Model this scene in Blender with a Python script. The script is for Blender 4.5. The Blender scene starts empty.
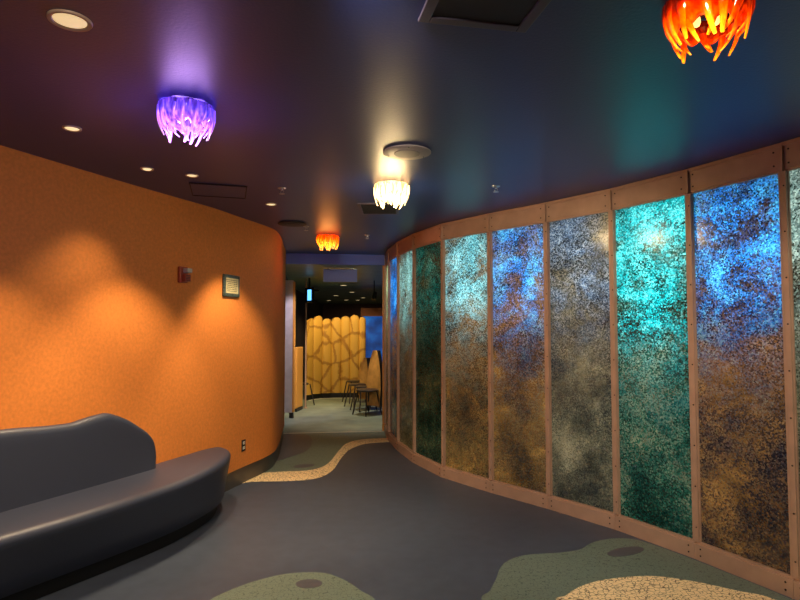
import bpy, bmesh, math, random
from mathutils import Vector, Matrix
random.seed(7)
PI = math.pi
sc = bpy.context.scene
COL = sc.collection
H = 2.73            # lounge ceiling
HC = 2.57           # corridor ceiling

# ------------------------------------------------------------------ helpers
def link(o, parent=None):
    COL.objects.link(o)
    if parent: o.parent = parent
    return o

def tag(o, label=None, cat=None, group=None, kind=None):
    if label: o['label'] = label
    if cat: o['category'] = cat
    if group: o['group'] = group
    if kind: o['kind'] = kind
    return o

def empty(name, loc=(0, 0, 0), rz=0.0, label=None, cat=None, group=None):
    o = bpy.data.objects.new(name, None)
    o.empty_display_size = .1
    o.location = loc
    o.rotation_euler = (0, 0, rz)
    link(o)
    return tag(o, label, cat, group)

class MB:
    """collects vertices and faces for one mesh object"""
    def __init__(s): s.v = []; s.f = []; s.m = []
    def add(s, verts, faces, mi=0):
        n = len(s.v)
        s.v += [tuple(p) for p in verts]
        for f in faces:
            s.f.append(tuple(i + n for i in f)); s.m.append(mi)
    def prism(s, quad, z0, z1, mi=0):
        n = len(quad)
        V = [(p[0], p[1], z0) for p in quad] + [(p[0], p[1], z1) for p in quad]
        F = [tuple(range(n))[::-1], tuple(range(n, 2 * n))]
        for i in range(n):
            j = (i + 1) % n
            F.append((i, j, n + j, n + i))
        s.add(V, F, mi)
    def box(s, c, size, mi=0, rz=0.0):
        x, y, z = (q / 2 for q in size)
        ca, sa = math.cos(rz), math.sin(rz)
        q = [(c[0] + a * ca - b * sa, c[1] + a * sa + b * ca) for a, b in ((-x, -y), (x, -y), (x, y), (-x, y))]
        s.prism(q, c[2] - z, c[2] + z, mi)
    def lathe(s, prof, seg=32, c=(0, 0, 0), mi=0, cap=(False, False)):
        V = []; F = []
        for r, z in prof:
            for k in range(seg):
                a = 2 * PI * k / seg
                V.append((c[0] + r * math.cos(a), c[1] + r * math.sin(a), c[2] + z))
        for i in range(len(prof) - 1):
            for k in range(seg):
                k2 = (k + 1) % seg
                F.append((i * seg + k, i * seg + k2, (i + 1) * seg + k2, (i + 1) * seg + k))
        if cap[0]: F.append(tuple(range(seg))[::-1])
        if cap[1]: F.append(tuple(range((len(prof) - 1) * seg, len(prof) * seg)))
        s.add(V, F, mi)
    def tube(s, pts, rad, seg=8, mi=0, flat=1.0, side=None):
        """swept tube; rad list per point"""
        pts = [Vector(p) for p in pts]
        V = []; F = []
        n = len(pts)
        for i, p in enumerate(pts):
            d = (pts[min(i + 1, n - 1)] - pts[max(i - 1, 0)]).normalized()
            u = Vector(side) if side else Vector((0, 0, 1))
            if abs(d.dot(u)) > .95: u = Vector((1, 0, 0))
            a = (u - d * u.dot(d)).normalized(); b = d.cross(a)
            r = rad[i] if isinstance(rad, (list, tuple)) else rad
            for k in range(seg):
                t = 2 * PI * k / seg
                V.append(p + a * math.cos(t) * r + b * math.sin(t) * r * flat)
        for i in range(n - 1):
            for k in range(seg):
                k2 = (k + 1) % seg
                F.append((i * seg + k, i * seg + k2, (i + 1) * seg + k2, (i + 1) * seg + k))
        F.append(tuple(range(seg))[::-1]); F.append(tuple(range((n - 1) * seg, n * seg)))
        s.add(V, F, mi)
    def build(s, name, mats, parent=None, smooth=False, bevel=0, sub=0, origin=None, angle=40):
        me = bpy.data.meshes.new(name)
        V = s.v
        if origin is not None:
            V = [(p[0] - origin[0], p[1] - origin[1], p[2] - origin[2]) for p in V]
        me.from_pydata(V, [], s.f)
        if not isinstance(mats, (list, tuple)): mats = [mats]
        for m in mats: me.materials.append(m)
        for i, p in enumerate(me.polygons):
            p.material_index = s.m[i]; p.use_smooth = smooth
        bm = bmesh.new(); bm.from_mesh(me)
        bmesh.ops.recalc_face_normals(bm, faces=bm.faces)
        bm.to_mesh(me); bm.free()
        if smooth: me.set_sharp_from_angle(angle=math.radians(angle))
        o = bpy.data.objects.new(name, me)
        link(o, parent)
        if origin is not None: o.location = origin
        if bevel:
            b = o.modifiers.new('bevel', 'BEVEL'); b.width = bevel; b.segments = 2; b.limit_method = 'ANGLE'
        if sub:
            q = o.modifiers.new('sub', 'SUBSURF'); q.levels = sub; q.render_levels = sub
        return o

def catmull(P, n=10, closed=False):
    P = [Vector(p) for p in P]
    out = []
    N = len(P)
    rng = range(N) if closed else range(N - 1)
    for i in rng:
        if closed:
            p0, p1, p2, p3 = P[i - 1], P[i], P[(i + 1) % N], P[(i + 2) % N]
        else:
            p1, p2 = P[i], P[i + 1]
            p0 = P[i - 1] if i > 0 else p1 * 2 - p2
            p3 = P[i + 2] if i + 2 < N else p2 * 2 - p1
        for k in range(n):
            t = k / n
            out.append(.5 * ((2 * p1) + (p2 - p0) * t + (2 * p0 - 5 * p1 + 4 * p2 - p3) * t * t + (3 * p1 - p0 - 3 * p2 + p3) * t ** 3))
    if not closed: out.append(P[-1])
    return out

def offset(P, d):
    """mitred offset of an open 2D path to its right-hand side by d"""
    P = [Vector((p[0], p[1])) for p in P]
    out = []
    for i, p in enumerate(P):
        ts = []
        if i > 0: ts.append((p - P[i - 1]).normalized())
        if i < len(P) - 1: ts.append((P[i + 1] - p).normalized())
        ns = [Vector((t.y, -t.x)) for t in ts]
        m = sum(ns, Vector((0, 0))).normalized()
        out.append(p + m * (d / max(.3, m.dot(ns[0]))))
    return out

def ribbon(mb, P, d0, d1, z0, z1, mi=0):
    A = offset(P, d0); B = offset(P, d1)
    n = len(A)
    V = []
    for a, b in zip(A, B):
        V += [(a.x, a.y, z0), (b.x, b.y, z0), (b.x, b.y, z1), (a.x, a.y, z1)]
    F = []
    for i in range(n - 1):
        for k in range(4):
            k2 = (k + 1) % 4
            F.append((i * 4 + k, i * 4 + k2, i * 4 + 4 + k2, i * 4 + 4 + k))
    F.append((0, 1, 2, 3)); F.append(tuple((n - 1) * 4 + k for k in (3, 2, 1, 0)))
    mb.add(V, F, mi)

# ------------------------------------------------------------------ materials
def mat(name):
    m = bpy.data.materials.new(name); m.use_nodes = True
    nt = m.node_tree
    return m, nt, nt.nodes['Principled BSDF'], nt.nodes['Material Output']

def N(nt, t, **kw):
    n = nt.nodes.new(t)
    for k, v in kw.items():
        if k in n.inputs: n.inputs[k].default_value = v
        else: setattr(n, k, v)
    return n

def c4(c): return (c[0], c[1], c[2], 1.0)

def ramp(nt, fac, stops, interp='LINEAR'):
    r = nt.nodes.new('ShaderNodeValToRGB')
    r.color_ramp.interpolation = interp
    e = r.color_ramp.elements
    while len(e) < len(stops): e.new(.5)
    for i, (p, c) in enumerate(stops):
        e[i].position = p; e[i].color = c4(c)
    nt.links.new(fac, r.inputs['Fac'])
    return r.outputs['Color']

def math_(nt, op, a, b=None, clamp=False):
    n = nt.nodes.new('ShaderNodeMath'); n.operation = op; n.use_clamp = clamp
    for i, q in enumerate((a, b)):
        if q is None: continue
        if isinstance(q, (int, float)): n.inputs[i].default_value = q
        else: nt.links.new(q, n.inputs[i])
    return n.outputs[0]

def plain(name, col, rough=.5, metal=0.0, spec=.5, noise=0.0, nscale=20, bump=0.0, bscale=200, coat=0.0):
    m, nt, p, out = mat(name)
    p.inputs['Base Color'].default_value = c4(col)
    p.inputs['Roughness'].default_value = rough
    p.inputs['Metallic'].default_value = metal
    p.inputs['Specular IOR Level'].default_value = spec
    p.inputs['Coat Weight'].default_value = coat
    tc = N(nt, 'ShaderNodeTexCoord')
    if noise:
        n = N(nt, 'ShaderNodeTexNoise', Scale=nscale, Detail=5.0)
        nt.links.new(tc.outputs['Object'], n.inputs['Vector'])
        lo = tuple(q * (1 - noise) for q in col); hi = tuple(min(1, q * (1 + noise)) for q in col)
        nt.links.new(ramp(nt, n.outputs['Fac'], [(.3, lo), (.7, hi)]), p.inputs['Base Color'])
    if bump:
        n = N(nt, 'ShaderNodeTexNoise', Scale=bscale, Detail=3.0)
        nt.links.new(tc.outputs['Object'], n.inputs['Vector'])
        b = N(nt, 'ShaderNodeBump', Strength=bump, Distance=.004)
        nt.links.new(n.outputs['Fac'], b.inputs['Height'])
        nt.links.new(b.outputs['Normal'], p.inputs['Normal'])
    return m

def glow(name, col, strength, base=(.8, .8, .8)):
    m, nt, p, out = mat(name)
    p.inputs['Base Color'].default_value = c4(base)
    p.inputs['Emission Color'].default_value = c4(col)
    p.inputs['Emission Strength'].default_value = strength
    return m

M = {}
M['ceiling'] = plain('ceiling_paint', (.011, .030, .17), .40, spec=.75, bump=.25, bscale=70)
M['orange'] = plain('orange_wall_covering', (.74, .245, .050), .55, spec=.25, noise=.10, nscale=45, bump=.12, bscale=120)
M['base'] = plain('baseboard_rubber', (.075, .065, .055), .35, spec=.5)
M['vinyl'] = plain('slate_floor_vinyl', (.054, .068, .098), .42, spec=.4, noise=.10, nscale=9, bump=.10, bscale=260)
M['oval'] = plain('slate_inlay', (.075, .078, .09), .45, noise=.08)
M['copper'] = plain('brushed_copper', (.47, .30, .205), .42, metal=.2, noise=.10, nscale=7, bump=.05)
M['copper_dark'] = plain('screw_metal', (.06, .04, .03), .4, metal=.7)
M['cavity'] = plain('cavity_paint', (.16, .16, .16), .8)
M['shell'] = plain('outer_wall_paint', (.10, .07, .06), .7)
M['sofa'] = plain('navy_vinyl', (.033, .040, .068), .46, spec=.7, bump=.06, bscale=180)
M['toe'] = plain('black_plinth', (.008, .008, .009), .6)
M['black'] = plain('black_metal', (.012, .012, .014), .4)
M['white'] = plain('off_white_plastic', (.62, .58, .48), .4)
M['trimring'] = plain('light_trim_enamel', (.50, .36, .28), .4)
M['lens'] = glow('downlight_lens', (1.0, .74, .36), 1.0)
M['lens_big'] = glow('prismatic_lens', (1.0, .70, .34), .75)
M['speaker'] = plain('speaker_enamel', (.30, .26, .25), .5)
M['grille'] = plain('speaker_grille', (.17, .15, .15), .6)
M['hatch'] = plain('hatch_frame_paint', (.085, .075, .12), .4)
M['hatch_in'] = plain('hatch_panel_paint', (.010, .009, .016), .6)
M['beam'] = plain('indigo_paint', (.12, .20, .80), .5)
M['corr_ceiling'] = plain('green_black_paint', (.19, .30, .22), .4, noise=.25, nscale=3)
M['carpet'] = plain('corridor_vinyl', (.20, .245, .20), .5, noise=.18, nscale=4)
M['brown'] = plain('brown_wall_paint', (.20, .10, .07), .6)
M['darkwall'] = plain('dark_wall_paint', (.06, .045, .04), .6)
M['lilac'] = plain('lilac_panel', (.62, .58, .58), .5, noise=.12, nscale=9)
M['signboard'] = plain('lilac_sign_enamel', (.26, .34, .95), .5)
M['fin'] = plain('amber_edge_and_lit_post', (.70, .33, .07), .45)
M['red'] = plain('red_enamel', (.42, .07, .03), .35)
M['strobe'] = plain('strobe_lens', (.55, .52, .48), .15)
M['steel'] = plain('brushed_steel', (.5, .5, .52), .3, metal=.9)
M['plaque_rim'] = plain('verdigris_rim', (.075, .10, .085), .35, metal=.3, noise=.5, nscale=60)
M['cream'] = plain('cream_enamel', (.66, .58, .31), .45, noise=.15, nscale=50)
M['ink'] = plain('dark_lettering', (.10, .09, .06), .5)
M['chair_wood'] = plain('amber_chair_shell', (.50, .26, .07), .35, noise=.25, nscale=8)
M['chair_dark'] = plain('dark_chair_back', (.03, .022, .02), .35)
M['orange_band'] = plain('orange_header_paint', (.60, .17, .03), .5)

def crackle(name, col, line, scale, rough=.5, width=.05):
    m, nt, p, out = mat(name)
    tc = N(nt, 'ShaderNodeTexCoord')
    v = N(nt, 'ShaderNodeTexVoronoi', Scale=scale, feature='DISTANCE_TO_EDGE')
    n = N(nt, 'ShaderNodeTexNoise', Scale=scale * .6, Detail=2.0)
    nt.links.new(tc.outputs['Object'], n.inputs['Vector'])
    mx = N(nt, 'ShaderNodeMix', data_type='RGBA'); mx.inputs[0].default_value = .035
    nt.links.new(tc.outputs['Object'], mx.inputs[6]); nt.links.new(n.outputs['Color'], mx.inputs[7])
    nt.links.new(mx.outputs[2], v.inputs['Vector'])
    v2 = N(nt, 'ShaderNodeTexVoronoi', Scale=scale)
    nt.links.new(mx.outputs[2], v2.inputs['Vector'])
    f = math_(nt, 'ADD', v.outputs['Distance'], math_(nt, 'MULTIPLY', v2.outputs['Distance'], .02))
    # only some of the joints read dark
    n2 = N(nt, 'ShaderNodeTexNoise', Scale=scale * .9, Detail=0.0)
    nt.links.new(tc.outputs['Object'], n2.inputs['Vector'])
    f = math_(nt, 'ADD', f, math_(nt, 'MULTIPLY', math_(nt, 'SUBTRACT', n2.outputs['Fac'], .42), .10))
    nt.links.new(ramp(nt, f, [(width * .4, line), (width * 1.4, col)]), p.inputs['Base Color'])
    p.inputs['Roughness'].default_value = rough
    p.inputs['Specular IOR Level'].default_value = .35
    return m
M['sand'] = crackle('sand_crackle', (.97, .74, .40), (.09, .055, .03), 34, width=.07)
M['sage'] = crackle('sage_crackle', (.145, .19, .15), (.05, .07, .055), 38, width=.05)

def partition_mat():
    m, nt, p, out = mat('amber_veined_panel')
    tc = N(nt, 'ShaderNodeTexCoord')
    n = N(nt, 'ShaderNodeTexNoise', Scale=3.0, Detail=3.0)
    nt.links.new(tc.outputs['Object'], n.inputs['Vector'])
    mx = N(nt, 'ShaderNodeMix', data_type='RGBA'); mx.inputs[0].default_value = .12
    nt.links.new(tc.outputs['Object'], mx.inputs[6]); nt.links.new(n.outputs['Color'], mx.inputs[7])
    v = N(nt, 'ShaderNodeTexVoronoi', Scale=2.3, feature='DISTANCE_TO_EDGE')
    nt.links.new(mx.outputs[2], v.inputs['Vector'])
    n2 = N(nt, 'ShaderNodeTexNoise', Scale=24.0, Detail=4.0)
    nt.links.new(tc.outputs['Object'], n2.inputs['Vector'])
    f = math_(nt, 'ADD', v.outputs['Distance'], math_(nt, 'MULTIPLY', math_(nt, 'SUBTRACT', n2.outputs['Fac'], .5), .09))
    nt.links.new(ramp(nt, f, [(.012, (.38, .18, .035)), (.04, (.46, .24, .045)), (.065, (.66, .38, .075))]), p.inputs['Base Color'])
    p.inputs['Roughness'].default_value = .45
    return m
M['partition'] = partition_mat()

def aquarium_mat():
    m, nt, p, out = mat('lit_blue_water')
    tc = N(nt, 'ShaderNodeTexCoord')
    n = N(nt, 'ShaderNodeTexNoise', Scale=2.4, Detail=6.0)
    nt.links.new(tc.outputs['Object'], n.inputs['Vector'])
    col = ramp(nt, n.outputs['Fac'], [(.35, (.0, .018, .10)), (.52, (.001, .055, .25)), (.72, (.01, .17, .50))])
    nt.links.new(col, p.inputs['Emission Color'])
    p.inputs['Emission Strength'].default_value = 1.0
    p.inputs['Base Color'].default_value = (.0, .01, .03, 1)
    return m
M['water'] = aquarium_mat()

def mosaic_mat(name, chips, lit, grain=105, seed=0.0, shift=0.0, trans=.62, patch=.55):
    """glass chips set in a translucent sheet: `chips` colours answer the room light, `lit` colours pass the light of the box behind"""
    m, nt, p, out = mat(name)
    tc = N(nt, 'ShaderNodeTexCoord')
    mp = N(nt, 'ShaderNodeMapping'); mp.inputs['Location'].default_value = (seed, seed * 1.7, seed * .6)
    nt.links.new(tc.outputs['Object'], mp.inputs['Vector'])
    co = mp.outputs['Vector']
    v = N(nt, 'ShaderNodeTexVoronoi', Scale=grain); nt.links.new(co, v.inputs['Vector'])
    sep = N(nt, 'ShaderNodeSeparateColor'); nt.links.new(v.outputs['Color'], sep.inputs[0])
    n1 = N(nt, 'ShaderNodeTexNoise', Scale=2.1, Detail=7.0, Roughness=.62); nt.links.new(co, n1.inputs['Vector'])
    n2 = N(nt, 'ShaderNodeTexNoise', Scale=3.3, Detail=8.0, Roughness=.70); n2.inputs['Distortion'].default_value = .6
    mp2 = N(nt, 'ShaderNodeMapping'); mp2.inputs['Location'].default_value = (9.1 + seed, 3.3, 5.7)
    nt.links.new(tc.outputs['Object'], mp2.inputs['Vector']); nt.links.new(mp2.outputs['Vector'], n2.inputs['Vector'])
    a = math_(nt, 'ADD', math_(nt, 'MULTIPLY', sep.outputs[0], .85), math_(nt, 'MULTIPLY', math_(nt, 'SUBTRACT', n1.outputs['Fac'], .5), 1.9))
    a = math_(nt, 'ADD', a, .10 + shift, True)
    b = math_(nt, 'ADD', math_(nt, 'MULTIPLY', sep.outputs[1], .80), math_(nt, 'MULTIPLY', math_(nt, 'SUBTRACT', n2.outputs['Fac'], .5), 2.8))
    b = math_(nt, 'ADD', b, .10 + shift, True)
    k = len(chips)
    cc = ramp(nt, a, [(i / (k - 1) * .92 + .02, c) for i, c in enumerate(chips)])
    k = len(lit)
    lc = ramp(nt, b, [(i / (k - 1) * .92 + .02, c) for i, c in enumerate(lit)])
    nt.links.new(cc, p.inputs['Base Color'])
    p.inputs['Roughness'].default_value = .16
    p.inputs['Specular IOR Level'].default_value = .5
    bp = N(nt, 'ShaderNodeBump', Strength=.15, Distance=.003)
    nt.links.new(sep.outputs[2], bp.inputs['Height'])
    nt.links.new(bp.outputs['Normal'], p.inputs['Normal'])
    tr = N(nt, 'ShaderNodeBsdfTranslucent'); nt.links.new(lc, tr.inputs['Color'])
    mx = N(nt, 'ShaderNodeMixShader')
    n3 = N(nt, 'ShaderNodeTexNoise', Scale=2.7, Detail=9.0, Roughness=.72); n3.inputs['Distortion'].default_value = .8
    mp3 = N(nt, 'ShaderNodeMapping'); mp3.inputs['Location'].default_value = (3.7 - seed, 8.3, 1.7 + seed); mp3.inputs['Scale'].default_value = (1, 1, 1.25)
    nt.links.new(tc.outputs['Object'], mp3.inputs['Vector']); nt.links.new(mp3.outputs['Vector'], n3.inputs['Vector'])
    q = math_(nt, 'ADD', math_(nt, 'MULTIPLY', math_(nt, 'SUBTRACT', n3.outputs['Fac'], .5), 5.0), math_(nt, 'MULTIPLY', math_(nt, 'SUBTRACT', sep.outputs[0], .5), 1.3))
    q = math_(nt, 'ADD', q, patch, True)
    nt.links.new(math_(nt, 'MULTIPLY', q, trans), mx.inputs[0])
    nt.links.new(p.outputs[0], mx.inputs[1]); nt.links.new(tr.outputs[0], mx.inputs[2])
    nt.links.new(mx.outputs[0], out.inputs['Surface'])
    return m

def lamp_glass(name, stops, strength):
    """blown glass that carries the light of the bulbs inside; colour bands run from rim (z=0) to drip tips (z=-0.2)"""
    m, nt, p, out = mat(name)
    tc = N(nt, 'ShaderNodeTexCoord')
    s = N(nt, 'ShaderNodeSeparateXYZ'); nt.links.new(tc.outputs['Object'], s.inputs[0])
    n = N(nt, 'ShaderNodeTexNoise', Scale=22.0, Detail=2.0); nt.links.new(tc.outputs['Object'], n.inputs['Vector'])
    t = math_(nt, 'ADD', math_(nt, 'MULTIPLY', s.outputs[2], -5.0), math_(nt, 'MULTIPLY', math_(nt, 'SUBTRACT', n.outputs['Fac'], .5), .6), True)
    col = ramp(nt, t, stops)
    nt.links.new(col, p.inputs['Base Color'])
    nt.links.new(col, p.inputs['Emission Color'])
    mp = N(nt, 'ShaderNodeMapping'); mp.inputs['Scale'].default_value = (55, 55, 9)
    nt.links.new(tc.outputs['Object'], mp.inputs['Vector'])
    n2 = N(nt, 'ShaderNodeTexNoise', Scale=1.0, Detail=2.0); nt.links.new(mp.outputs['Vector'], n2.inputs['Vector'])
    k = math_(nt, 'POWER', math_(nt, 'MULTIPLY', n2.outputs['Fac'], 2.0), 3.5)
    nt.links.new(math_(nt, 'MULTIPLY', k, strength), p.inputs['Emission Strength'])
    p.inputs['Roughness'].default_value = .08
    p.inputs['Coat Weight'].default_value = .5
    tr = N(nt, 'ShaderNodeBsdfTranslucent'); nt.links.new(col, tr.inputs['Color'])
    mx = N(nt, 'ShaderNodeMixShader'); mx.inputs[0].default_value = .12
    nt.links.new(p.outputs[0], mx.inputs[1]); nt.links.new(tr.outputs[0], mx.inputs[2])
    nt.links.new(mx.outputs[0], out.inputs['Surface'])
    return m

# ------------------------------------------------------------------ setting
WL = [(-3.75, 0.0), (-3.35, 1.2), (-2.95, 2.3), (-2.50, 3.5), (-2.164, 4.435), (-1.916, 5.07), (-1.765, 5.45), (-1.615, 6.0),
      (-1.49, 6.45), (-1.45, 6.78), (-1.50, 7.3), (-1.60, 7.95), (-1.72, 8.7), (-2.02, 10.05)]
WLs = catmull([(a, b) for a, b in WL], 10)
def wall_at(Y):
    for a, b in zip(WLs, WLs[1:]):
        if a.y <= Y <= b.y:
            t = (Y - a.y) / (b.y - a.y)
            return a.lerp(b, t), (b - a).normalized()
mb = MB(); ribbon(mb, WLs, 0, -.14, .17, H)
tag(mb.build('wall_left', M['orange'], smooth=True), kind='structure')
mb = MB(); ribbon(mb, WLs, -.012, -.14, 0, .17)
tag(mb.build('baseboard_left', M['base'], smooth=True), kind='structure')

mb = MB(); mb.box((0, 11.5, -.06), (14, 27, .12))
tag(mb.build('floor', M['vinyl']), kind='structure')
mb = MB(); mb.prism([(-5.5, -2.0), (5.0, -2.0), (5.0, 8.9), (-.10, 8.9), (-.25, 9.0), (-1.70, 8.80), (-5.5, 8.80)], H, H + .12)
tag(mb.build('ceiling', M['ceiling']), kind='structure')
mb = MB(); mb.prism([(-5, 8.86), (-1.7, 8.86), (-.25, 9.06), (5, 9.06), (5, 26), (-5, 26)], HC, HC + .12)
tag(mb.build('corridor_ceiling', M['corr_ceiling']), kind='structure')
mb = MB(); mb.prism([(-1.76, 8.80), (-.24, 9.0), (-.24, 9.06), (-1.76, 8.86)], HC, H)
tag(mb.build('beam', M['beam']), kind='structure')
mb = MB(); mb.box((-.3, -2.05, H / 2), (9.5, .1, H))
tag(mb.build('wall_back', M['shell']), kind='structure')
mb = MB(); mb.prism([(-3.75, 0), (-3.9, 0), (-4.6, -2.0), (-4.45, -2.0)], 0, H)
tag(mb.build('wall_left_rear', M['orange']), kind='structure')

def inlay(name, pts, z, m, closed=True, n=8, z0=0.0):
    P = catmull(pts, n, closed) if n else [Vector(p) for p in pts]
    mb = MB(); mb.prism([(p.x, p.y) for p in P], z0, z)
    return tag(mb.build(name, m), kind='structure')
inlay('floor_inlay_sage', [(-1.123, 3.437), (-1.069, 3.563), (-.989, 3.664), (-.888, 3.757), (-.734, 3.846), (-.515, 3.862),
      (-.355, 3.757), (-.237, 3.603), (-.147, 3.487), (-.10, 3.25), (-.35, 2.85), (-.8, 2.8), (-1.1, 3.1)], .002, M['sage'])
inlay('floor_inlay_sage', [(.486, 3.437), (.547, 3.603), (.61, 3.764), (.691, 3.989), (.835, 4.134), (.989, 4.179), (1.122, 4.197),
      (1.288, 4.253), (1.426, 4.388), (1.582, 4.47), (1.741, 4.47), (1.86, 4.35), (2.02, 4.08), (2.30, 3.50), (2.5, 2.9), (1.6, 2.6), (.7, 2.8)], .002, M['sage'])
inlay('floor_inlay_sand', [(.926, 3.437), (.99, 3.537), (1.133, 3.671), (1.328, 3.764), (1.614, 3.808), (1.849, 3.728), (2.041, 3.603),
      (2.203, 3.487), (2.35, 3.1), (2.0, 2.75), (1.2, 2.9)], .004, M['sand'])
def oval(c, a, b, rz, z):
    P = [(c[0] + a * math.cos(t) * math.cos(rz) - b * math.sin(t) * math.sin(rz), c[1] + a * math.cos(t) * math.sin(rz) + b * math.sin(t) * math.cos(rz))
         for t in [2 * PI * k / 40 for k in range(40)]]
    mb = MB(); mb.prism(P, 0, z)
    return tag(mb.build('floor_inlay_oval', M['oval']), kind='structure')
oval((-.568, 3.699), .083, .064, 0, .0035)
oval((1.612, 4.22), .165, .065, .45, .0035)
oval((-1.109, 6.784), .125, .085, .55, .0035)
BT = [(-1.745, 5.865), (-1.647, 6.168), (-1.551, 6.418), (-1.329, 6.505), (-1.07, 6.55), (-.911, 6.688), (-.833, 6.983), (-.797, 7.537), (-.742, 8.049), (-.609, 8.295), (-.43, 8.406), (-.15, 8.481)]
BB = [(-1.728, 5.808), (-1.605, 6.051), (-1.454, 6.105), (-1.147, 6.129), (-.947, 6.184), (-.819, 6.332), (-.746, 6.641), (-.725, 7.087), (-.674, 7.597), (-.567, 7.914), (-.415, 8.104), (-.05, 8.223)]
bt = catmull(BT, 8); bb = catmull(BB, 8)
mb = MB()
n = len(bt)
V = [(p.x, p.y, .004) for p in bt] + [(p.x, p.y, .004) for p in bb] + [(p.x, p.y, 0) for p in bt] + [(p.x, p.y, 0) for p in bb]
F = []
for i in range(n - 1):
    F += [(i, i + 1, n + i + 1, n + i), (i, 2 * n + i, 2 * n + i + 1, i + 1), (n + i, n + i + 1, 3 * n + i + 1, 3 * n + i)]
F += [(0, n, 3 * n, 2 * n), (n - 1, 3 * n - 1, 4 * n - 1, 2 * n - 1)]
mb.add(V, F); tag(mb.build('floor_inlay_sand', M['sand']), kind='structure')
mb = MB(); mb.prism([(p.x, p.y) for p in bt] + [(-.2, 9.0), (-1.75, 8.82), (-1.80, 8.6), (-1.7, 7.9), (-1.56, 7.2), (-1.52, 6.7)], 0, .002)
tag(mb.build('floor_inlay_sage', M['sage']), kind='structure')
inlay('floor_inlay_slate', [(-1.72, 8.70), (-1.499, 8.76), (-1.363, 8.675), (-1.251, 8.332), (-1.202, 7.914), (-1.221, 7.537), (-1.359, 7.249), (-1.51, 7.0), (-1.58, 7.6)], .003, M['oval'])
mb = MB(); mb.prism([(-2.3, 8.75), (-.15, 9.02), (4, 9.02), (4, 25), (-4, 25), (-4, 8.75)], 0, .0025)
tag(mb.build('floor_corridor', M['carpet']), kind='structure')
mb = MB(); mb.prism([(-1.78, 8.81), (-.2, 9.0), (-.2, 9.03), (-1.78, 8.84)], 0, .005)
tag(mb.build('trim_threshold', M['white']), kind='structure')

# ------------------------------------------------------------------ mosaic wall
PM = [(3.05, .9), (2.93, 1.56), (2.77, 2.22), (2.565, 2.87), (2.322, 3.50), (2.04, 4.092), (1.703, 4.674), (1.302, 5.20), (.868, 5.71), (.442, 6.275),
      (.148, 6.96), (-.045, 7.65), (-.175, 8.33), (-.245, 9.03)]
PO = lambda d: offset(PM, d)           # +d = away from the room
P0 = PO(0.0)
# outer shell with a light box behind every sheet
mb = MB(); ribbon(mb, PM, .34, .42, 0, H)
iF, iB = PO(.052), PO(.345)
for i in range(len(PM)):
    d = (iB[i] - iF[i]).normalized(); s = Vector((-d.y, d.x)) * .012
    mb.prism([iF[i] - s, iF[i] + s, iB[i] + s, iB[i] - s], 0, H)
ribbon(mb, PM, .06, .345, 0, .05); ribbon(mb, PM, .06, .345, 2.62, 2.66)
tag(mb.build('wall_right', M['cavity']), kind='structure')
mb = MB(); mb.prism([(3.05, .9), (3.5, .95), (3.9, -2.0), (3.75, -2.0)], 0, H)
tag(mb.build('wall_right_rear', M['shell']), kind='structure')

BAYS = {}
for i in range(len(PM) - 1):
    m_ = (P0[i] + P0[i + 1]) / 2
    BAYS[i] = empty('mosaic_panel', (m_.x, m_.y, 0), 0)
def fpart(mb, name, mats, bay, **kw):
    e = BAYS[bay]
    mb.v = [(x - e.location.x, y - e.location.y, z) for x, y, z in mb.v]
    return mb.build(name, mats, e, **kw)
for i in range(len(PM) - 1):
    def q(d0, d1):
        A, B = PO(d0), PO(d1)
        g = (P0[i + 1] - P0[i]).normalized() * .0012      # hairline joint between neighbouring bays
        return [A[i] + g, A[i + 1] - g, B[i + 1] - g, B[i] + g]
    mb = MB(); mb.prism(q(.0, .055), 0, .105); mb.prism(q(.012, .055), .105, .122)
    dirv = (P0[i + 1] - P0[i]).normalized(); nrm = Vector((-dirv.y, dirv.x))
    L = (P0[i + 1] - P0[i]).length
    def screw(mb, s, z, d, r=.006):
        c = P0[i] + dirv * s + nrm * (-d)
        V = []
        for k in range(8):
            a = 2 * PI * k / 8
            V.append((c.x + dirv.x * r * math.cos(a), c.y + dirv.y * r * math.cos(a), z + r * math.sin(a)))
        W = [(x + nrm.x * .003, y + nrm.y * .003, z) for x, y, z in V]
        mb.add(V + W, [tuple(range(8, 16))] + [(k, (k + 1) % 8, 8 + (k + 1) % 8, 8 + k) for k in range(8)], 1)
    for s in (.045, L - .045):
        screw(mb, s, .035, 0); screw(mb, s, .08, 0)
    fpart(mb, 'bottom_rail', [M['copper'], M['copper_dark']], i)
    mb = MB(); mb.prism(q(.012, .055), 2.565, 2.705); mb.prism(q(.002, .055), 2.705, H - .002); mb.prism(q(.02, .055), 2.548, 2.565)
    for s in (.045, L - .045):
        screw(mb, s, 2.595, .012); screw(mb, s, 2.68, .012)
    fpart(mb, 'top_rail', [M['copper'], M['copper_dark']], i)
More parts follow.
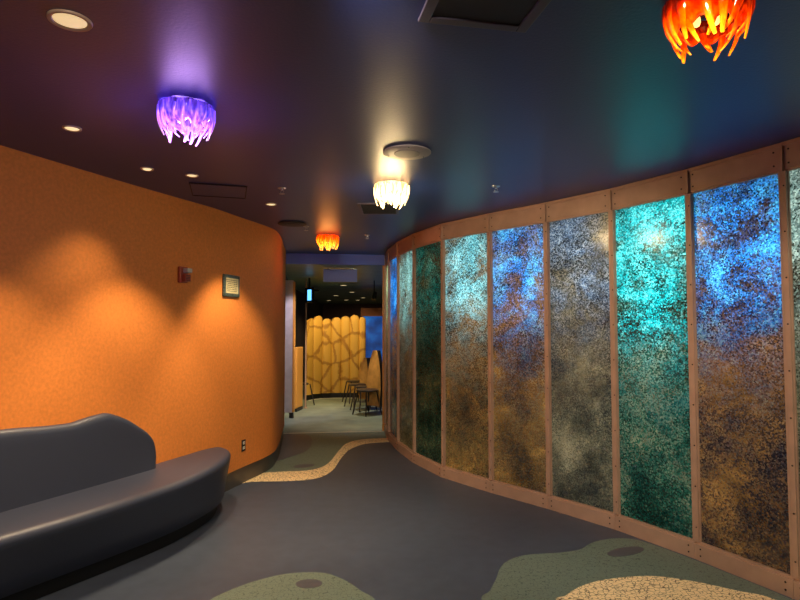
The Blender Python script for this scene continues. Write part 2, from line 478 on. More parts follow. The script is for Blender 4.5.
for i in range(len(PM) - 1):
    t = (P0[i + 1] - P0[i]).normalized(); nr = Vector((-t.y, t.x))   # nr faces the room
    for side in (0, 1):
        j = i + side; sg = 1 if side == 0 else -1
        d0 = (.012, .001)[side]
        f, bk = PO(d0)[j] + t * sg * .0012, PO(.056)[j] + t * sg * .0012
        w_ = (.020, .030)[side]
        mb = MB()
        mb.prism([f, f + t * sg * w_, bk + t * sg * w_, bk], .122, 2.548)
        f2, b2 = PO(.018)[j] + t * sg * w_, PO(.056)[j] + t * sg * w_
        mb.prism([f2, f2 + t * sg * .006, b2 + t * sg * .006, b2], .122, 2.548)
        if side:
            f3, b3 = PO(-.004)[j] - t * .0012, PO(.012)[j] - t * .0012
            mb.prism([f3, f3 - t * .014, b3 - t * .014, b3], 2.55, 2.72)
            for k in range(9):
                z = .22 + k * .28
                cc = f - t * .016
                V = []
                for a in range(8):
                    an = 2 * PI * a / 8
                    V.append((cc.x + t.x * .0055 * math.cos(an), cc.y + t.y * .0055 * math.cos(an), z + .0055 * math.sin(an)))
                W = [(x + nr.x * .003, y + nr.y * .003, zz) for x, y, zz in V]
                mb.add(V + W, [tuple(range(8, 16))] + [(a, (a + 1) % 8, 8 + (a + 1) % 8, 8 + a) for a in range(8)], 1)
        fpart(mb, 'stile', [M['copper'], M['copper_dark']], i)

BOX_GAIN = .24
BRN = [(.010, .009, .010), (.07, .045, .025), (.26, .15, .05), (.50, .30, .10)]
# key: label, chips, lit colours, lamp colour, watts, lamp centre z, lamp height
BLUE_LIT = [(.01, .01, .01), (.008, .05, .17), (.008, .19, .55), (.02, .36, .78), (.30, .66, .80)]
TEAL_LIT = [(.0, .02, .02), (.0, .14, .14), (.0, .36, .37), (.01, .58, .58), (.36, .80, .72)]
PALE_LIT = [(.04, .05, .05), (.16, .24, .22), (.40, .58, .50), (.8, .9, .75)]
PAN = {
 0: ('pale speckled mosaic panel nearest the room entrance', BRN, PALE_LIT, (.8, .9, 1), 8),
 1: ('pale green mosaic panel second from the room entrance', BRN, PALE_LIT, (.8, .9, 1), 8),
 2: ('grey-blue mosaic panel third from the room entrance', BRN, BLUE_LIT, (.8, .9, 1), 8),
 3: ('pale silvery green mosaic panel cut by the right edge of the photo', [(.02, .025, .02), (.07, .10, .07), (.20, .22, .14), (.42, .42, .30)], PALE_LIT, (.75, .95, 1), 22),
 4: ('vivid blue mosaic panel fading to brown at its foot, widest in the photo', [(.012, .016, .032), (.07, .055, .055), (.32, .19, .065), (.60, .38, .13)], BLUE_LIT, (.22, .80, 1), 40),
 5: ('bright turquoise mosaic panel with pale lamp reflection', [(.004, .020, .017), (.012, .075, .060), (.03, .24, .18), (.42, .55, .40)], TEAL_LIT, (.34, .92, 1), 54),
 6: ('dim slate-grey mosaic panel beside the turquoise one', [(.018, .028, .036), (.08, .10, .09), (.21, .24, .17), (.52, .54, .38)], [(.02, .03, .05), (.10, .16, .26), (.3, .42, .55), (.8, .85, .85)], (.7, .85, 1), 16),
 7: ('blue-topped mosaic panel with a brown streak and golden lower half', [(.03, .04, .045), (.19, .14, .07), (.50, .32, .085), (.78, .54, .17)], BLUE_LIT, (.22, .80, 1), 38),
 8: ('aqua-topped mosaic panel with golden brown lower half', [(.03, .04, .035), (.19, .14, .06), (.50, .32, .085), (.76, .53, .17)], [(.04, .12, .14), (.12, .45, .5), (.45, .85, .85), (.9, .95, .9)], (.5, .92, 1), 27),
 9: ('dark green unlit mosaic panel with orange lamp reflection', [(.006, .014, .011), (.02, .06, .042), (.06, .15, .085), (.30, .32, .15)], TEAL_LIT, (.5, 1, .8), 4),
 10: ('pale aqua and olive mosaic panel beyond the dark green one', [(.04, .055, .035), (.18, .19, .09), (.38, .36, .15), (.56, .54, .28)], PALE_LIT, (.5, .92, 1), 26),
 11: ('narrow blue mosaic panel near the far end of the curved wall', [(.02, .03, .05), (.06, .09, .12), (.18, .20, .15), (.3, .3, .2)], BLUE_LIT, (.35, .7, 1), 30),
 12: ('narrow pale yellow-green mosaic panel ending the curved wall', [(.06, .065, .035), (.24, .23, .09), (.44, .40, .14), (.6, .56, .26)], PALE_LIT, (.9, 1, .6), 26),
}
pf, pb = PO(.03), PO(.044)
plit = PO(.30)
for i, (lab, chips, lit, lc, watts) in PAN.items():
    A, B = pf[i], pf[i + 1]; A2, B2 = pb[i], pb[i + 1]
    t = (B - A).normalized(); nr = Vector((-t.y, t.x))
    A, B, A2, B2 = A + t * .008, B - t * .008, A2 + t * .008, B2 - t * .008
    w = (B - A).length
    o = MB()
    mid = (A + B) / 2; ang = math.atan2(t.y, t.x)
    # local frame: x along the sheet, y towards the light box, z up; a shallow pan open at the back
    z0, z1, h = .124, 2.547, w / 2
    o.add([(-h, 0, z0), (h, 0, z0), (h, 0, z1), (-h, 0, z1), (-h, -.012, z0), (h, -.012, z0), (h, -.012, z1), (-h, -.012, z1)],
          [(0, 1, 2, 3), (0, 4, 5, 1), (1, 5, 6, 2), (2, 6, 7, 3), (3, 7, 4, 0)])
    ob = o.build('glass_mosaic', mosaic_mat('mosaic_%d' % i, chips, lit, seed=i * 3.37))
    e = BAYS[i]; ob.parent = e
    ob.location = (mid.x - e.location.x, mid.y - e.location.y, 0); ob.rotation_euler = (0, 0, ang)
    if i < 3:
        e.name = 'wall_right_bay'; tag(e, kind='structure')        # the wall goes on towards the entrance
    else:
        tag(e, lab, 'mosaic panel', 'copper-framed mosaic panels along the curved wall')
    # the strip of light-emitting diodes in the box behind this sheet
    ld = bpy.data.lights.new('light_box', 'AREA'); ld.shape = 'RECTANGLE'; ld.size = max(.1, w - .12); ld.size_y = 1.0 if i == 5 else .8
    ld.energy = watts * BOX_GAIN; ld.color = lc
    lo = bpy.data.objects.new('light_box', ld); link(lo)
    c = (plit[i] + plit[i + 1]) / 2
    lo.location = (c.x, c.y, 2.04 if i == 5 else 2.14)
    lo.rotation_euler = Vector((-nr.x, -nr.y, .0)).to_track_quat('Z', 'Y').to_euler()

# ------------------------------------------------------------------ sofa
sofa = empty('curved_sofa', (-2.2, 4.0, 0), 0, 'dark navy vinyl sofa with a wave-shaped back along the orange wall', 'sofa')
SO = Vector((-2.2, 4.0, 0))
top = [(-2.55, 2.15), (-2.34, 2.65), (-2.10, 3.10), (-1.915, 3.42), (-1.715, 3.84), (-1.535, 4.30), (-1.462, 4.80), (-1.490, 5.14),
       (-1.555, 5.34), (-1.68, 5.45), (-1.79, 5.34), (-1.89, 5.08), (-2.03, 4.70), (-2.20, 4.25), (-2.42, 3.66), (-2.66, 3.0), (-2.92, 2.28), (-2.80, 2.0)]
bot = [(-2.66, 2.20), (-2.46, 2.75), (-2.23, 3.22), (-2.06, 3.54), (-1.85, 3.92), (-1.65, 4.35), (-1.535, 4.84), (-1.555, 5.15),
       (-1.605, 5.32), (-1.70, 5.42), (-1.80, 5.32), (-1.90, 5.03), (-2.04, 4.68), (-2.21, 4.23), (-2.43, 3.64), (-2.67, 3.0), (-2.90, 2.32), (-2.82, 2.10)]
tp = catmull(top, 8, True); bo = catmull(bot, 8, True)
cen = None
def loop_inset(P, d):
    out = []
    n = len(P)
    for i in range(n):
        t = (P[(i + 1) % n] - P[i - 1]).normalized()
        out.append(P[i] + Vector((-t.y, t.x)) * d)
    return out
rings = []
for (f, z) in ((0, .10), (.10, .112), (.35, .22), (.7, .34), (.93, .42), (1.0, .445), (1.0, .462)):
    rings.append(([b.lerp(a, f) for a, b in zip(tp, bo)], z))
rings[0] = (loop_inset(rings[0][0], .012), .10)
for d, z in ((.008, .478), (.020, .489), (.036, .496), (.055, .499)):
    rings.append((loop_inset(tp, d), z))
# the cushion rises slightly towards its free end
mb = MB(); V = []; F = []
n = len(tp)
for P, z in rings:
    for p in P:
        V.append((p.x - SO.x, p.y - SO.y, z))
for r in range(len(rings) - 1):
    for i in range(n):
        j = (i + 1) % n
        F.append((r * n + i, r * n + j, (r + 1) * n + j, (r + 1) * n + i))
F.append(tuple((len(rings) - 1) * n + i for i in range(n))); F.append(tuple(range(n))[::-1])
mb.add(V, F); mb.build('seat', M['sofa'], sofa, smooth=True, angle=70)
mb = MB(); mb.prism([(p.x - SO.x, p.y - SO.y) for p in loop_inset(bo, .05)], 0, .10)
mb.build('plinth', M['toe'], sofa)
# backrest
bp_ = [(-2.86, 2.25), (-2.62, 2.92), (-2.37, 3.52), (-2.10, 4.13), (-1.90, 4.60)]
bpath = catmull(bp_, 16)
hz = [(2.2, .98), (3.0, .99), (3.5, .985), (3.75, .965), (3.92, .957), (4.02, .972), (4.12, .985), (4.20, .982), (4.33, .925), (4.46, .835), (4.53, .775), (4.575, .70), (4.60, .60)]
hs = catmull([(a, b) for a, b in hz], 10)
def hgt(Y):
    for a, b in zip(hs, hs[1:]):
        if a.x <= Y <= b.x: return a.y + (b.y - a.y) * (Y - a.x) / max(1e-6, b.x - a.x)
    return hs[0].y if Y < hs[0].x else hs[-1].y
fine = []
for a, b in zip(bpath, bpath[1:]):
    for k in range(3): fine.append(a.lerp(b, k / 3))
fine.append(bpath[-1])
Nn = len(fine)
sect = []
V = []
th = .085
prof = [(0.0, 0.0), (.004, .5), (.002, .80), (.0, .90), (.004, .955), (.018, .988), (.042, 1.0), (.066, .988), (.081, .955), (.085, .88), (.085, 0)]
for i, p in enumerate(fine):
    t = (fine[min(i + 1, Nn - 1)] - fine[max(i - 1, 0)]).normalized(); nb = Vector((-t.y, t.x))   # towards the wall
    h = hgt(p.y)
    e = max(0, (p.y - 4.56) / .04); sh = 1 - .35 * e * e
    for d, f in prof:
        z = .47 + (h - .47) * f
        dd = .0425 + (d - .0425) * sh
        q = p + nb * (dd)
        V.append((q.x - SO.x, q.y - SO.y, z))
k = len(prof)
F = []
for i in range(Nn - 1):
    for j in range(k - 1):
        F.append((i * k + j, i * k + j + 1, (i + 1) * k + j + 1, (i + 1) * k + j))
    F.append((i * k + k - 1, i * k, (i + 1) * k, (i + 1) * k + k - 1))
F.append(tuple(range(k))); F.append(tuple((Nn - 1) * k + j for j in range(k))[::-1])
mb = MB(); mb.add(V, F); mb.build('backrest', M['sofa'], sofa, smooth=True, angle=60)

# ------------------------------------------------------------------ wall fittings on the orange wall
def on_wall(Y, z, name, label, cat):
    p, t = wall_at(Y)
    return empty(name, (p.x, p.y, z), math.atan2(t.y, t.x) - PI, label, cat)   # local x along the wall, +y into the room
# local +y: rotate x by +90: wall direction reversed => y faces room
a = on_wall(5.07, 2.06, 'fire_alarm', 'red fire alarm strobe high on the orange wall', 'fire alarm')
mb = MB(); mb.box((0, .014, 0), (.10, .028, .14)); mb.build('backplate', M['red'], a, bevel=.006)
mb = MB(); mb.box((-.012, .045, -.028), (.066, .036, .062))
for k in range(4): mb.box((-.012, .0645, -.048 + k * .013), (.05, .003, .005), 1)
mb.build('horn', [M['red'], M['black']], a, bevel=.003)
mb = MB(); mb.box((-.016, .054, .036), (.062, .054, .040)); mb.build('strobe_lens', M['strobe'], a, bevel=.008)
a = on_wall(5.74, 2.01, 'wall_plaque', 'small cream plaque with dark verdigris rim on the orange wall', 'plaque')
mb = MB(); mb.box((0, .010, 0), (.30, .02, .22)); mb.build('rim', M['plaque_rim'], a, bevel=.008)
mb = MB(); mb.box((0, .0215, 0), (.225, .005, .15)); mb.build('face', M['cream'], a)
mb = MB()
rr = random.Random(3)
for r in range(7):
    z = .055 - r * .018; x = -.09 + rr.random() * .02
    while x < .085:
        w = .012 + rr.random() * .022
        mb.box((x + w / 2, .0245, z), (w, .002, .006)); x += w + .008
mb.build('lettering', M['ink'], a)
for sx in (-1, 1):
    for sz in (-1, 1):
        mb = MB(); mb.box((sx * .128, .022, sz * .088), (.026, .006, .026)); mb.build('corner_boss', M['plaque_rim'], a, bevel=.002)
a = on_wall(6.02, .39, 'wall_outlet', 'dark electrical outlet with two pale sockets low on the orange wall', 'outlet')
mb = MB(); mb.box((0, .003, 0), (.072, .006, .115)); mb.build('cover_plate', M['black'], a, bevel=.002)
for z in (-.025, .025):
    mb = MB(); mb.box((0, .008, z), (.034, .006, .030)); mb.box((-.007, .0115, z + .002), (.003, .002, .009), 1); mb.box((.007, .0115, z + .002), (.003, .002, .009), 1)
    mb.build('socket', [M['white'], M['black']], a, bevel=.0015)

# ------------------------------------------------------------------ ceiling fittings
def spot(loc, energy, col, size, blend, to=None, rad=.03):
    l = bpy.data.lights.new('downlight_or_fill_beam', 'SPOT'); l.energy = energy; l.color = col
    l.spot_size = math.radians(size); l.spot_blend = blend; l.shadow_soft_size = rad
    o = bpy.data.objects.new('downlight_or_fill_beam', l); link(o); o.location = loc
    if to is not None:
        o.rotation_euler = (Vector(to) - Vector(loc)).to_track_quat('-Z', 'Y').to_euler()
    return o
WARM = (1.0, .75, .47)
def downlight(x, y, r, label, lens, tilt=False):
    e = empty('recessed_downlight', (x, y, H), 0, label, 'ceiling light', 'recessed downlights along the orange wall')
    mb = MB(); mb.lathe([(r, 0), (r * 1.0, -.004), (r * .96, -.008), (r * .80, -.007), (r * .74, -.002), (r * .74, 0)], 40); mb.build('trim_ring', M['trimring'], e, smooth=True)
    mb = MB()
    if tilt:
        mb.lathe([(.001, -.012), (r * .5, -.011), (r * .68, -.003)], 32)
    else:
        mb.lathe([(.001, -.0075), (r * .6, -.0065), (r * .76, -.0025)], 32)
    mb.build('lens', lens, e, smooth=True)
    return e
downlight(-1.215, 2.084, .075, 'large recessed downlight with prismatic lens above the sofa', M['lens_big'])
downlight(-1.861, 3.242, .05, 'small recessed downlight second nearest along the orange wall', M['lens'])
downlight(-1.800, 4.080, .045, 'small tilted downlight left of the round one nearby', M['lens'], True)
downlight(-1.544, 4.258, .048, 'small recessed downlight beside the tilted one', M['lens'])
downlight(-1.183, 5.272, .052, 'small recessed downlight farthest along the orange wall', M['lens'])

def ceiling_round(x, y, r, label, mats, name='ceiling_speaker', gap=.006):
    e = empty(name, (x, y, H), 0, label, 'ceiling speaker')
    mb = MB(); mb.lathe([(r * .9, 0), (r * .9, -gap), (r, -gap), (r, -gap - .004), (r * .96, -gap - .007), (r * .55, -gap - .009)], 48, cap=(False, True))
    for k in range(3):
        a = 2 * PI * k / 3 + .6
        mb.box((r * .85 * math.cos(a), r * .85 * math.sin(a), -gap - .0085), (.008, .008, .004), 1)
    mb.build('rim', [mats[0], M['black']], e, smooth=True)
    mb = MB(); mb.lathe([(r * .54, -gap - .009), (r * .53, -gap - .012), (r * .3, -gap - .0135)], 40, cap=(False, True)); mb.build('grille', mats[1], e, smooth=True)
ceiling_round(.045, 3.68, .155, 'round beige ceiling speaker in front of the cream lamp', (M['speaker'], M['grille']))
ceiling_round(-1.17, 6.25, .155, 'round dark ceiling speaker near the end of the orange wall', (M['hatch_in'], M['hatch_in']), gap=.008)

def hatch(c, w, d, rz, label, fw, mats, name='ceiling_hatch', cat='ceiling hatch', slats=0):
    e = empty(name, (c[0], c[1], H), rz, label, cat)
    mb = MB()
    z0 = -.012
    for s in (-1, 1):
        mb.box((s * (w / 2 - fw / 2), 0, z0 / 2), (fw, d, -z0)); mb.box((0, s * (d / 2 - fw / 2), z0 / 2), (w - 2 * fw, fw, -z0))
    mb.build('frame', mats[0], e, bevel=.004)
    mb = MB(); mb.box((0, 0, -.003), (w - 2 * fw, d - 2 * fw, .006))
    for k in range(slats):
        y = -d / 2 + fw + (k + .5) * (d - 2 * fw) / slats
        mb.box((0, y, -.008), (w - 2 * fw, .008, .006))
    mb.build('grille' if slats else 'door_panel', mats[1], e)
    return e
u = Vector((.402, .079)).normalized(); v = Vector((-u.y, u.x))
hc = Vector((.271, 2.117)) - v * .21
hatch((hc.x, hc.y), .42, .42, math.atan2(u.y, u.x), 'square framed ceiling hatch cut by the top edge of the photo', .042, (M['hatch'], M['hatch_in']))
u2 = Vector((.434, .128)).normalized(); v2 = Vector((-u2.y, u2.x))
hc = Vector((-1.433, 4.53)) + v2 * .22
hatch((hc.x, hc.y), .44, .44, math.atan2(u2.y, u2.x), 'flush dark access panel in the ceiling near the small downlights', .008, (M['hatch_in'], M['ceiling']))
hatch((-.20, 5.46), .38, .50, 0.0, 'dark ceiling air vent just beyond the cream lamp', .03, (M['hatch'], M['hatch_in']), 'air_vent', 'air vent', 9)

def sprinkler(x, y, label):
    e = empty('fire_sprinkler', (x, y, H), 0, label, 'sprinkler', 'sprinkler heads under the ceiling')
    mb = MB(); mb.lathe([(.034, 0), (.032, -.006), (.012, -.008)], 24, cap=(False, True)); mb.build('escutcheon', M['steel'], e, smooth=True)
    mb = MB(); mb.tube([(0, 0, -.006), (0, 0, -.022)], .009, 10)
    for s in (-1, 1): mb.tube([(s * .008, 0, -.018), (s * .014, 0, -.032), (s * .003, 0, -.046)], .0028, 6)
    mb.build('frame', M['steel'], e)
    mb = MB(); mb.lathe([(.003, -.045), (.024, -.047), (.024, -.049), (.003, -.051)], 16); mb.build('deflector', M['steel'], e)
sprinkler(-.958, 4.66, 'small steel sprinkler head near the farthest orange-wall downlight')
sprinkler(.768, 4.594, 'small steel sprinkler head in the blue glow near the mosaic wall')
sprinkler(-.40, 7.05, 'small steel sprinkler head right of the far orange lamp')
sprinkler(-1.05, 6.45, 'small steel sprinkler head beside the dark round speaker')

# drip-glass lamps
def finger(r0, r1, z0, z1, wid, sway, bulge, rr):
    pts = []; rad = []
    for k in range(11):
        t = k / 10
        r = r0 + (r1 - r0) * t ** 1.5 + bulge * math.sin(PI * t)
        pts.append((r, sway * t * t, z0 + (z1 - z0) * t))
        w = wid * (1 - .70 * t ** .9) if t < .95 else wid * .27
        rad.append(w)
    mb = MB(); mb.tube(pts, rad, 10, flat=.42, side=(0, 1, 0))
    return mb
def glass_lamp(x, y, label, stops, strength, pw, pcol, rot):
    e = empty('drip_glass_lamp', (x, y, H), rot, label, 'ceiling lamp', 'drip-glass ceiling lamps')
    e.scale = (.90, .90, .98)
    g = lamp_glass('glass_' + label.split()[0], stops, strength)
    mb = MB(); mb.lathe([(.085, 0), (.085, -.02), (.06, -.028)], 32, cap=(False, True)); mb.build('canopy', M['black'], e, smooth=True)
    mb = MB()
    seg = 72; V = []; F = []
    prof = [(.150, -.004), (.1505, -.02), (.147, -.045), (.139, -.07), (.127, -.09), (.112, -.108)]
    for j, (r, z) in enumerate(prof):
        for k in range(seg):
            a = 2 * PI * k / seg
            wv = 1 + .022 * math.sin(12 * a) * (1 - .1 * j) + .012 * math.sin(7 * a + 1)
            dz = (-.010 * math.sin(9 * a + j) if j == len(prof) - 1 else 0) + (.003 * math.sin(8 * a) if j == 0 else 0)
            V.append((r * wv * math.cos(a), r * wv * math.sin(a), z + dz))
    for j in range(len(prof) - 1):
        for k in range(seg):
            k2 = (k + 1) % seg
            F.append((j * seg + k, j * seg + k2, (j + 1) * seg + k2, (j + 1) * seg + k))
    mb.add(V, F)
    b = mb.build('glass_bowl', g, e, smooth=True)
    s = b.modifiers.new('wall', 'SOLIDIFY'); s.thickness = .004; s.offset = -1
    rr = random.Random(int(rot * 100) + 5)
    protos = []
    for (r0, r1, z0, z1, w, sw, bu) in ((.150, .112, -.012, -.168, .026, .010, .012), (.148, .098, -.03, -.150, .024, -.022, .012), (.146, .120, -.02, -.176, .022, .028, .010), (.12, .072, -.07, -.168, .02, .012, .006), (.115, .06, -.07, -.150, .018, -.015, .004)):
        o = finger(r0, r1, z0, z1, w, sw, bu, rr).build('glass_drip', g, e, smooth=True)
        protos.append(o)
    used = [False] * 5
    def put(kind, a):
        o = protos[kind]
        if used[kind]:
            o = o.copy(); COL.objects.link(o); o.parent = e
        used[kind] = True
        o.rotation_euler = (0, 0, a)
    for k in range(15):
        put((0, 1, 2)[k % 3] if rr.random() < .75 else rr.choice((0, 1, 2)), 2 * PI * k / 15 + rr.uniform(-.09, .09))
    for k in range(8):
        put(3 + k % 2, 2 * PI * k / 8 + rr.uniform(-.15, .15))
    bm_ = glow('bulb_' + label.split()[0], pcol, strength * 3)
    for k in range(3):
        a = 2 * PI * k / 3 + .4
        mb = MB(); mb.lathe([(.010, -.028), (.011, -.04), (.015, -.055), (.016, -.067), (.012, -.08), (.003, -.085)], 16, (.04 * math.cos(a), .04 * math.sin(a), 0), cap=(True, True))
        mb.build('bulb', bm_, e, smooth=True)
    l = bpy.data.lights.new('lamp_light', 'POINT'); l.energy = pw; l.color = pcol; l.shadow_soft_size = .10
    lo = bpy.data.objects.new('lamp_light', l); link(lo); lo.location = (x, y, H - .15)
glass_lamp(-1.095, 2.92, 'purple glass ceiling lamp with pink-white drips', [(.0, (.10, .03, .45)), (.3, (.16, .07, .85)), (.55, (.55, .18, .85)), (.85, (.95, .55, .85))], 1.15, 9, (.62, .35, 1), .3)
glass_lamp(-.068, 4.56, 'cream white glass ceiling lamp with pale drips', [(.0, (1, .66, .22)), (.4, (1, .80, .40)), (.8, (1, .84, .46))], 2.0, 24, (1, .72, .36), 1.1)
glass_lamp(1.062, 1.955, 'fiery red and yellow glass ceiling lamp nearest the viewer', [(.0, (.03, .001, .0)), (.32, (.26, .006, .0)), (.58, (.85, .05, .0)), (.82, (1, .28, .006)), (1, (1, .50, .06))], .85, .8, (1, .42, .12), 2.0)
glass_lamp(-.893, 7.12, 'small distant orange glass ceiling lamp before the indigo beam', [(.0, (.55, .02, .0)), (.4, (1, .12, .0)), (.65, (1, .42, .02)), (.9, (1, .68, .2))], 1.7, 5, (1, .36, .08), 2.9)

# ------------------------------------------------------------------ corridor beyond the beam
mb = MB(); mb.prism([(-2.14, 10.05), (-2.02, 10.05), (-2.10, 10.6), (-2.62, 14.0), (-3.2, 24.0), (-3.35, 24.0), (-2.75, 14.0), (-2.22, 10.6)], 0, HC)
tag(mb.build('wall_corridor_left', M['darkwall']), kind='structure')
mb = MB(); mb.box((-.2, 24.1, HC / 2), (8, .15, HC)); tag(mb.build('wall_far', M['brown']), kind='structure')
mb = MB(); mb.prism([(-.235, 9.07), (.4, 9.07), (2.6, 12), (2.6, 24), (2.75, 24), (2.75, 11.9), (.4, 8.95), (.0, 8.95)], 0, HC)
tag(mb.build('wall_corridor_right', M['darkwall']), kind='structure')

mb = MB(); mb.prism([(-.275, 9.07), (-.225, 9.07), (-.225, 9.16), (-.275, 9.16)], 0, HC)
tag(mb.build('trim_amber_lit_end', M['fin']), kind='structure')  # added amber strip, its colour standing in for orange light on the copper post
p = empty('lilac_pilaster', (-1.965, 10.32, 0), -.12, 'tall pale lilac panel with amber edge standing past the orange wall', 'panel')
mb = MB(); mb.box((-.01, 0, 1.27), (.155, .05, 2.34)); mb.build('leaf', M['lilac'], p, bevel=.004)
mb = MB(); mb.box((.085, .0, 1.26), (.03, .06, 2.30)); mb.build('edge_strip', M['fin'], p)
mb = MB(); mb.box((.05, .0, .05), (.07, .05, .10)); mb.build('foot', M['black'], p)

p = empty('scalloped_screen', (-1.45, 13.2, 0), 0, 'amber scallop-topped screen with brown veins closing the corridor', 'screen')
xs = [-2.03, -1.93, -1.755, -1.555, -1.34, -1.14, -.93, -.78]
ys = [12.75, 12.98, 13.14, 13.21, 13.24, 13.24, 13.24, 13.24]
tops = [1.80, 1.86, 1.80, 1.83, 1.86, 1.88, 1.84]
for k in range(7):
    x0, x1, y0, y1 = xs[k], xs[k + 1], ys[k], ys[k + 1]
    t = Vector((x1 - x0, y1 - y0)).normalized(); nr = Vector((t.y, -t.x))
    mb = MB(); V = []; S = 12
    w = math.hypot(x1 - x0, y1 - y0)
    for side in (0, 1):
        for i in range(S + 1):
            u = i / S
            arch = math.sin(PI * u)
            d = .035 * arch ** .6 - side * .03
            x = x0 + (x1 - x0) * u + nr.x * d + 1.45; y = y0 + (y1 - y0) * u + nr.y * d - 13.2
            V.append((x, y, .12)); V.append((x, y, tops[k] - .07 + .07 * arch ** .7))
    m_ = 2 * (S + 1); F = []
    for i in range(S):
        F += [(2 * i, 2 * i + 2, 2 * i + 3, 2 * i + 1), (m_ + 2 * i, m_ + 2 * i + 1, m_ + 2 * i + 3, m_ + 2 * i + 2),
              (2 * i + 1, 2 * i + 3, m_ + 2 * i + 3, m_ + 2 * i + 1), (2 * i, m_ + 2 * i, m_ + 2 * i + 2, 2 * i + 2)]
    F += [(0, 1, m_ + 1, m_), (2 * S, m_ + 2 * S, m_ + 2 * S + 1, 2 * S + 1)]
    mb.add(V, F); mb.build('fluted_panel', M['partition'], p, smooth=True, angle=50)
mb = MB()
ribbon(mb, [(x + 1.45, y - 13.2) for x, y in zip(xs, ys)], -.02, -.05, 0, .12); mb.build('kick_plate', M['black'], p)
mb = MB(); ribbon(mb, [(x + 1.45, y - 13.2) for x, y in zip(xs, ys)], .03, .07, 0, .012); mb.build('floor_strip', M['white'], p)

p = empty('aquarium_wall', (-.35, 15.2, 0), 0, 'glowing blue aquarium window with orange header behind the screen', 'aquarium')
mb = MB(); mb.box((0, .1, 1.17), (1.25, .2, 1.44)); mb.build('water_window', M['water'], p)
mb = MB(); mb.box((0, .1, 2.0), (1.35, .26, .22)); mb.build('header', M['orange_band'], p)
mb = MB(); mb.box((0, .1, .225), (1.35, .26, .45)); mb.build('plinth', M['darkwall'], p)

# shell-backed chairs
def chair(x, y, rz, label, s=1.0, hb=1.15):
    e = empty('shell_back_chair', (x, y, 0), rz, label, 'chair', 'shell-backed chairs in the corridor')
    mb = MB(); V = []; F = []
    S, T = 12, 12
    for side in (0, 1):
        for j in range(T + 1):
            v_ = j / T
            z = .14 + (hb - .14) * v_
            hw = .19 * s * (math.sin(PI * (.30 + .66 * v_)) ** .6)
            for i in range(S + 1):
                u = -1 + 2 * i / S
                V.append((u * hw, -.18 - .05 * v_ + .05 * u * u - side * .075, z))
    m_ = (S + 1) * (T + 1)
    for j in range(T):
        for i in range(S):
            a0 = j * (S + 1) + i
            F += [(a0, a0 + 1, a0 + S + 2, a0 + S + 1), (m_ + a0, m_ + a0 + S + 1, m_ + a0 + S + 2, m_ + a0 + 1)]
    for j in range(T):
        for i in (0, S):
            a0 = j * (S + 1) + i; F.append((a0, a0 + S + 1, m_ + a0 + S + 1, m_ + a0))
    for i in range(S):
        for j in (0, T):
            a0 = j * (S + 1) + i; F.append((a0, a0 + 1, m_ + a0 + 1, m_ + a0))
    mb.add(V, F, 0)
    # rear skin is dark
    mb.m = [1 if any(q >= m_ for q in f) else 0 for f in mb.f]
    mb.build('backrest', [M['chair_wood'], M['chair_dark']], e, smooth=True)
    mb = MB(); mb.lathe([(.001, .475), (.17 * s, .47), (.20 * s, .455), (.20 * s, .44), (.17 * s, .43)], 24, cap=(False, True)); mb.build('seat', M['chair_dark'], e, smooth=True)
    for sx in (-1, 1):
        for sy in (-1, 1):
            mb = MB(); mb.tube([(sx * .12, sy * .12, .44), (sx * .19, sy * .19, 0)], .013, 8); mb.build('leg', M['chair_dark'], e, smooth=True)
chair(-.60, 10.72, PI / 2 + .75, 'tall shell-backed chair nearest the copper wall end', 1.05, 1.17)
chair(-.86, 11.75, PI / 2 + .6, 'shell-backed chair third from the copper wall end', .9, .98)
chair(-.98, 12.45, PI / 2 + .5, 'shell-backed chair closest to the veined screen on the right', .85, .86)
chair(-.70, 11.25, PI / 2 + .55, 'shell-backed chair just behind the nearest one', .8, .90)
chair(-2.00, 11.90, -PI / 2 - .3, 'dark metal-legged chair against the left corridor side', .7, .98)
# amber fin screen along the left side of the corridor
p = empty('amber_side_screen', (-1.99, 11.1, 0), 0, 'low amber side screen with rounded top on the left of the corridor', 'screen')
mb = MB(); mb.prism([(-.05, -.05), (.035, -.05), (.085, .35), (.0, .35)], .06, 1.22); mb.build('panel', M['fin'], p, bevel=.02)
mb = MB(); mb.prism([(-.05, -.05), (.035, -.05), (.085, .35), (.0, .35)], 0, .06); mb.build('foot', M['black'], p)
p = empty('brass_pole', (-1.87, 11.55, 0), 0, 'slim bronze pole from floor to ceiling beside the low side screen', 'pole')
mb = MB(); mb.tube([(0, 0, 0), (0, 0, HC)], .018, 12); mb.build('shaft', M['copper'], p, smooth=True)
mb = MB(); mb.lathe([(.04, 0), (.04, .02), (.02, .03)], 20, cap=(True, True)); mb.build('base_flange', M['copper'], p)

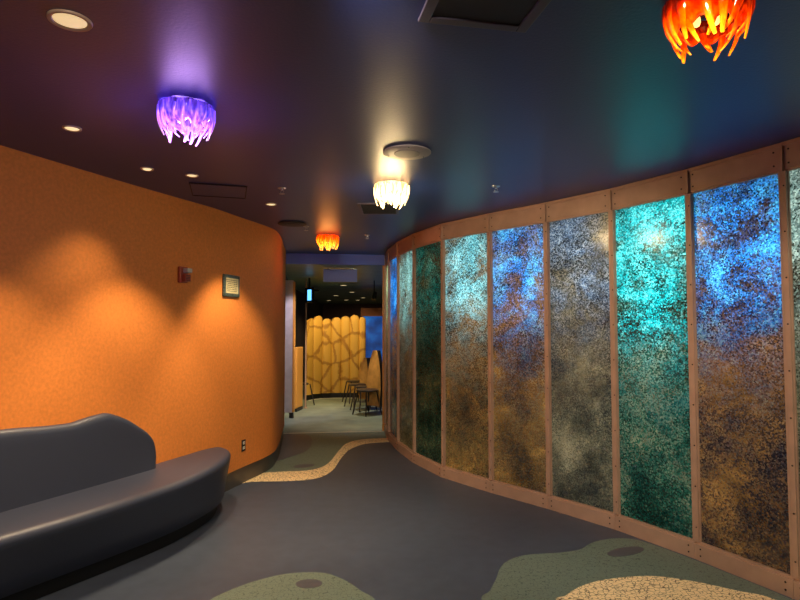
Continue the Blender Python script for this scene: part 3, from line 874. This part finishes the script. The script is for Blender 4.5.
p = empty('hanging_sign', (-.975, 9.45, HC), .1, 'blank lilac sign board hanging from the corridor ceiling', 'sign')
mb = MB(); mb.box((0, 0, -.125), (.55, .022, .205)); mb.build('board', M['signboard'], p, bevel=.003)
mb = MB()
for sx in (-.2, .2): mb.tube([(sx, 0, 0), (sx, 0, -.03)], .006, 8)
mb.build('hanger', M['black'], p)
p = empty('track_spotlight', (-.535, 12.0, HC), 0, 'small black spotlight hanging from the corridor ceiling', 'spotlight')
mb = MB(); mb.tube([(0, 0, 0), (0, 0, -.25)], .010, 8); mb.build('stem', M['black'], p)
mb = MB(); mb.tube([(.02, .02, -.25), (-.01, -.06, -.40)], [.04, .055], 16); mb.build('head', M['black'], p, smooth=True)
p = empty('wall_monitor', (-1.77, 11.3, 2.23), -.7, 'small bright blue screen high on the left corridor side', 'screen')
mb = MB(); mb.box((-.03, .03, 0), (.22, .05, .30)); mb.box((-.03, .15, .1), (.04, .24, .04)); mb.box((-.03, .03, .20), (.03, .03, .28)); mb.build('housing', M['black'], p, bevel=.006)
mb = MB(); mb.box((0, .003, 0), (.11, .006, .21)); mb.build('screen', glow('lit_screen', (.12, .5, 1.0), 2.0), p)
for k, (x, y) in enumerate(((-1.30, 13.3), (-1.32, 15.9), (-1.95, 17.6), (-1.9, 20.5), (-2.55, 20.8), (-1.5, 20.6), (-1.2, 18.9))):
    e = empty('corridor_downlight', (x, y, HC), 0, 'small round light lit in the dark corridor ceiling', 'ceiling light', 'small lights in the corridor ceiling')
    mb = MB(); mb.lathe([(.085, 0), (.085, -.006), (.07, -.008)], 24); mb.build('trim_ring', M['white'], e)
    mb = MB(); mb.lathe([(.001, -.012), (.07, -.008)], 24); mb.build('lens', M['lens'], e)

# ------------------------------------------------------------------ lights
spot((-1.215, 2.084, H - .03), 165, WARM, 100, .6, (-1.5, 2.7, 0))
for (x, y, en) in ((-1.861, 3.242, 90), (-1.544, 4.258, 130), (-1.183, 5.272, 145)):
    spot((x, y, H - .03), en, WARM, 86, .5, (x, y + (.45 if y > 5 else 0), 0))
spot((-1.80, 4.08, H - .03), 38, WARM, 80, .9, (-2.25, 4.0, .6))
# more recessed lamps of the same ceiling, behind and beside the viewer, turned to the mosaic wall, and one added fill
for (p_, q_, en) in (((.75, 1.5), (1.95, 4.0, 1.0), 150), ((-.2, 1.5), (.75, 5.7, .95), 230), ((1.7, 1.1), (2.35, 3.0, .6), 70)):
    spot((p_[0], p_[1], H - .03), en, (1, .84, .66), 70, .7, q_, .06)
spot((.9, .6, H - .03), 95, (1, .84, .66), 110, .7, (1.1, 2.6, 0), .06)
spot((-.5, .7, H - .03), 55, (1, .80, .58), 110, .8, (-1.9, 2.9, 1.5), .06)  # rear fill, added to lift the upper part of the orange wall
# corridor lamps, with added fill spots among them
spot((-.75, 10.6, HC - .03), 130, (1, .90, .70), 85, .6, (-.65, 10.6, 0))
spot((-1.75, 11.9, HC - .03), 110, (1, .74, .30), 100, .5, (-1.75, 13.2, .8))
spot((-1.0, 12.2, HC - .03), 40, (1, .72, .30), 100, .6, (-1.1, 13.4, .6))
spot((-1.05, 10.1, HC - .03), 170, (1, .74, .34), 50, .5, (-1.95, 11.1, .8))  # added spot without a fixture, brightens the amber side screen
spot((-.8, 9.5, HC - .03), 70, (1, .66, .26), 60, .5, (-.2, 9.1, .9))  # extra spot put in to make the wall-end strip look amber-lit
spot((-1.3, 15.9, HC - .03), 40, (1, .7, .4), 140, .5, (-1.3, 15.9, 0))
spot((-1.3, 20.5, HC - .03), 40, (1, .7, .4), 140, .5, (-1.3, 21.5, 0))
spot((-1.35, 9.9, HC - .03), 60, (1, .76, .36), 50, .6, (-.62, 10.9, .7))  # fill spot added for the chair faces, no lamp hangs here
spot((-1.3, 9.6, HC - .03), 75, (.9, .8, 1), 70, .6, (-1.95, 10.3, 1.2))  # added pale spot that lightens the pilaster, with no fixture of its own

w = bpy.data.worlds.new('world'); sc.world = w; w.use_nodes = True
w.node_tree.nodes['Background'].inputs['Color'].default_value = (.02, .02, .03, 1)

# ------------------------------------------------------------------ camera
cam = bpy.data.cameras.new('camera'); cam.sensor_width = 36; cam.lens = 580 / 800 * 36; cam.clip_start = .05
co = bpy.data.objects.new('camera', cam); link(co)
co.location = (0, 0, 1.6); co.rotation_euler = (math.radians(92.7), 0, 0)
sc.camera = co
sc.view_settings.view_transform = 'Standard'; sc.view_settings.look = 'None'
sc.view_settings.exposure = 0.0; sc.view_settings.gamma = 1.0; sc.view_settings.use_curve_mapping = False
sc.cycles.use_denoising = True
sc.cycles.sample_clamp_indirect = 6.0
sc.cycles.max_bounces = 8
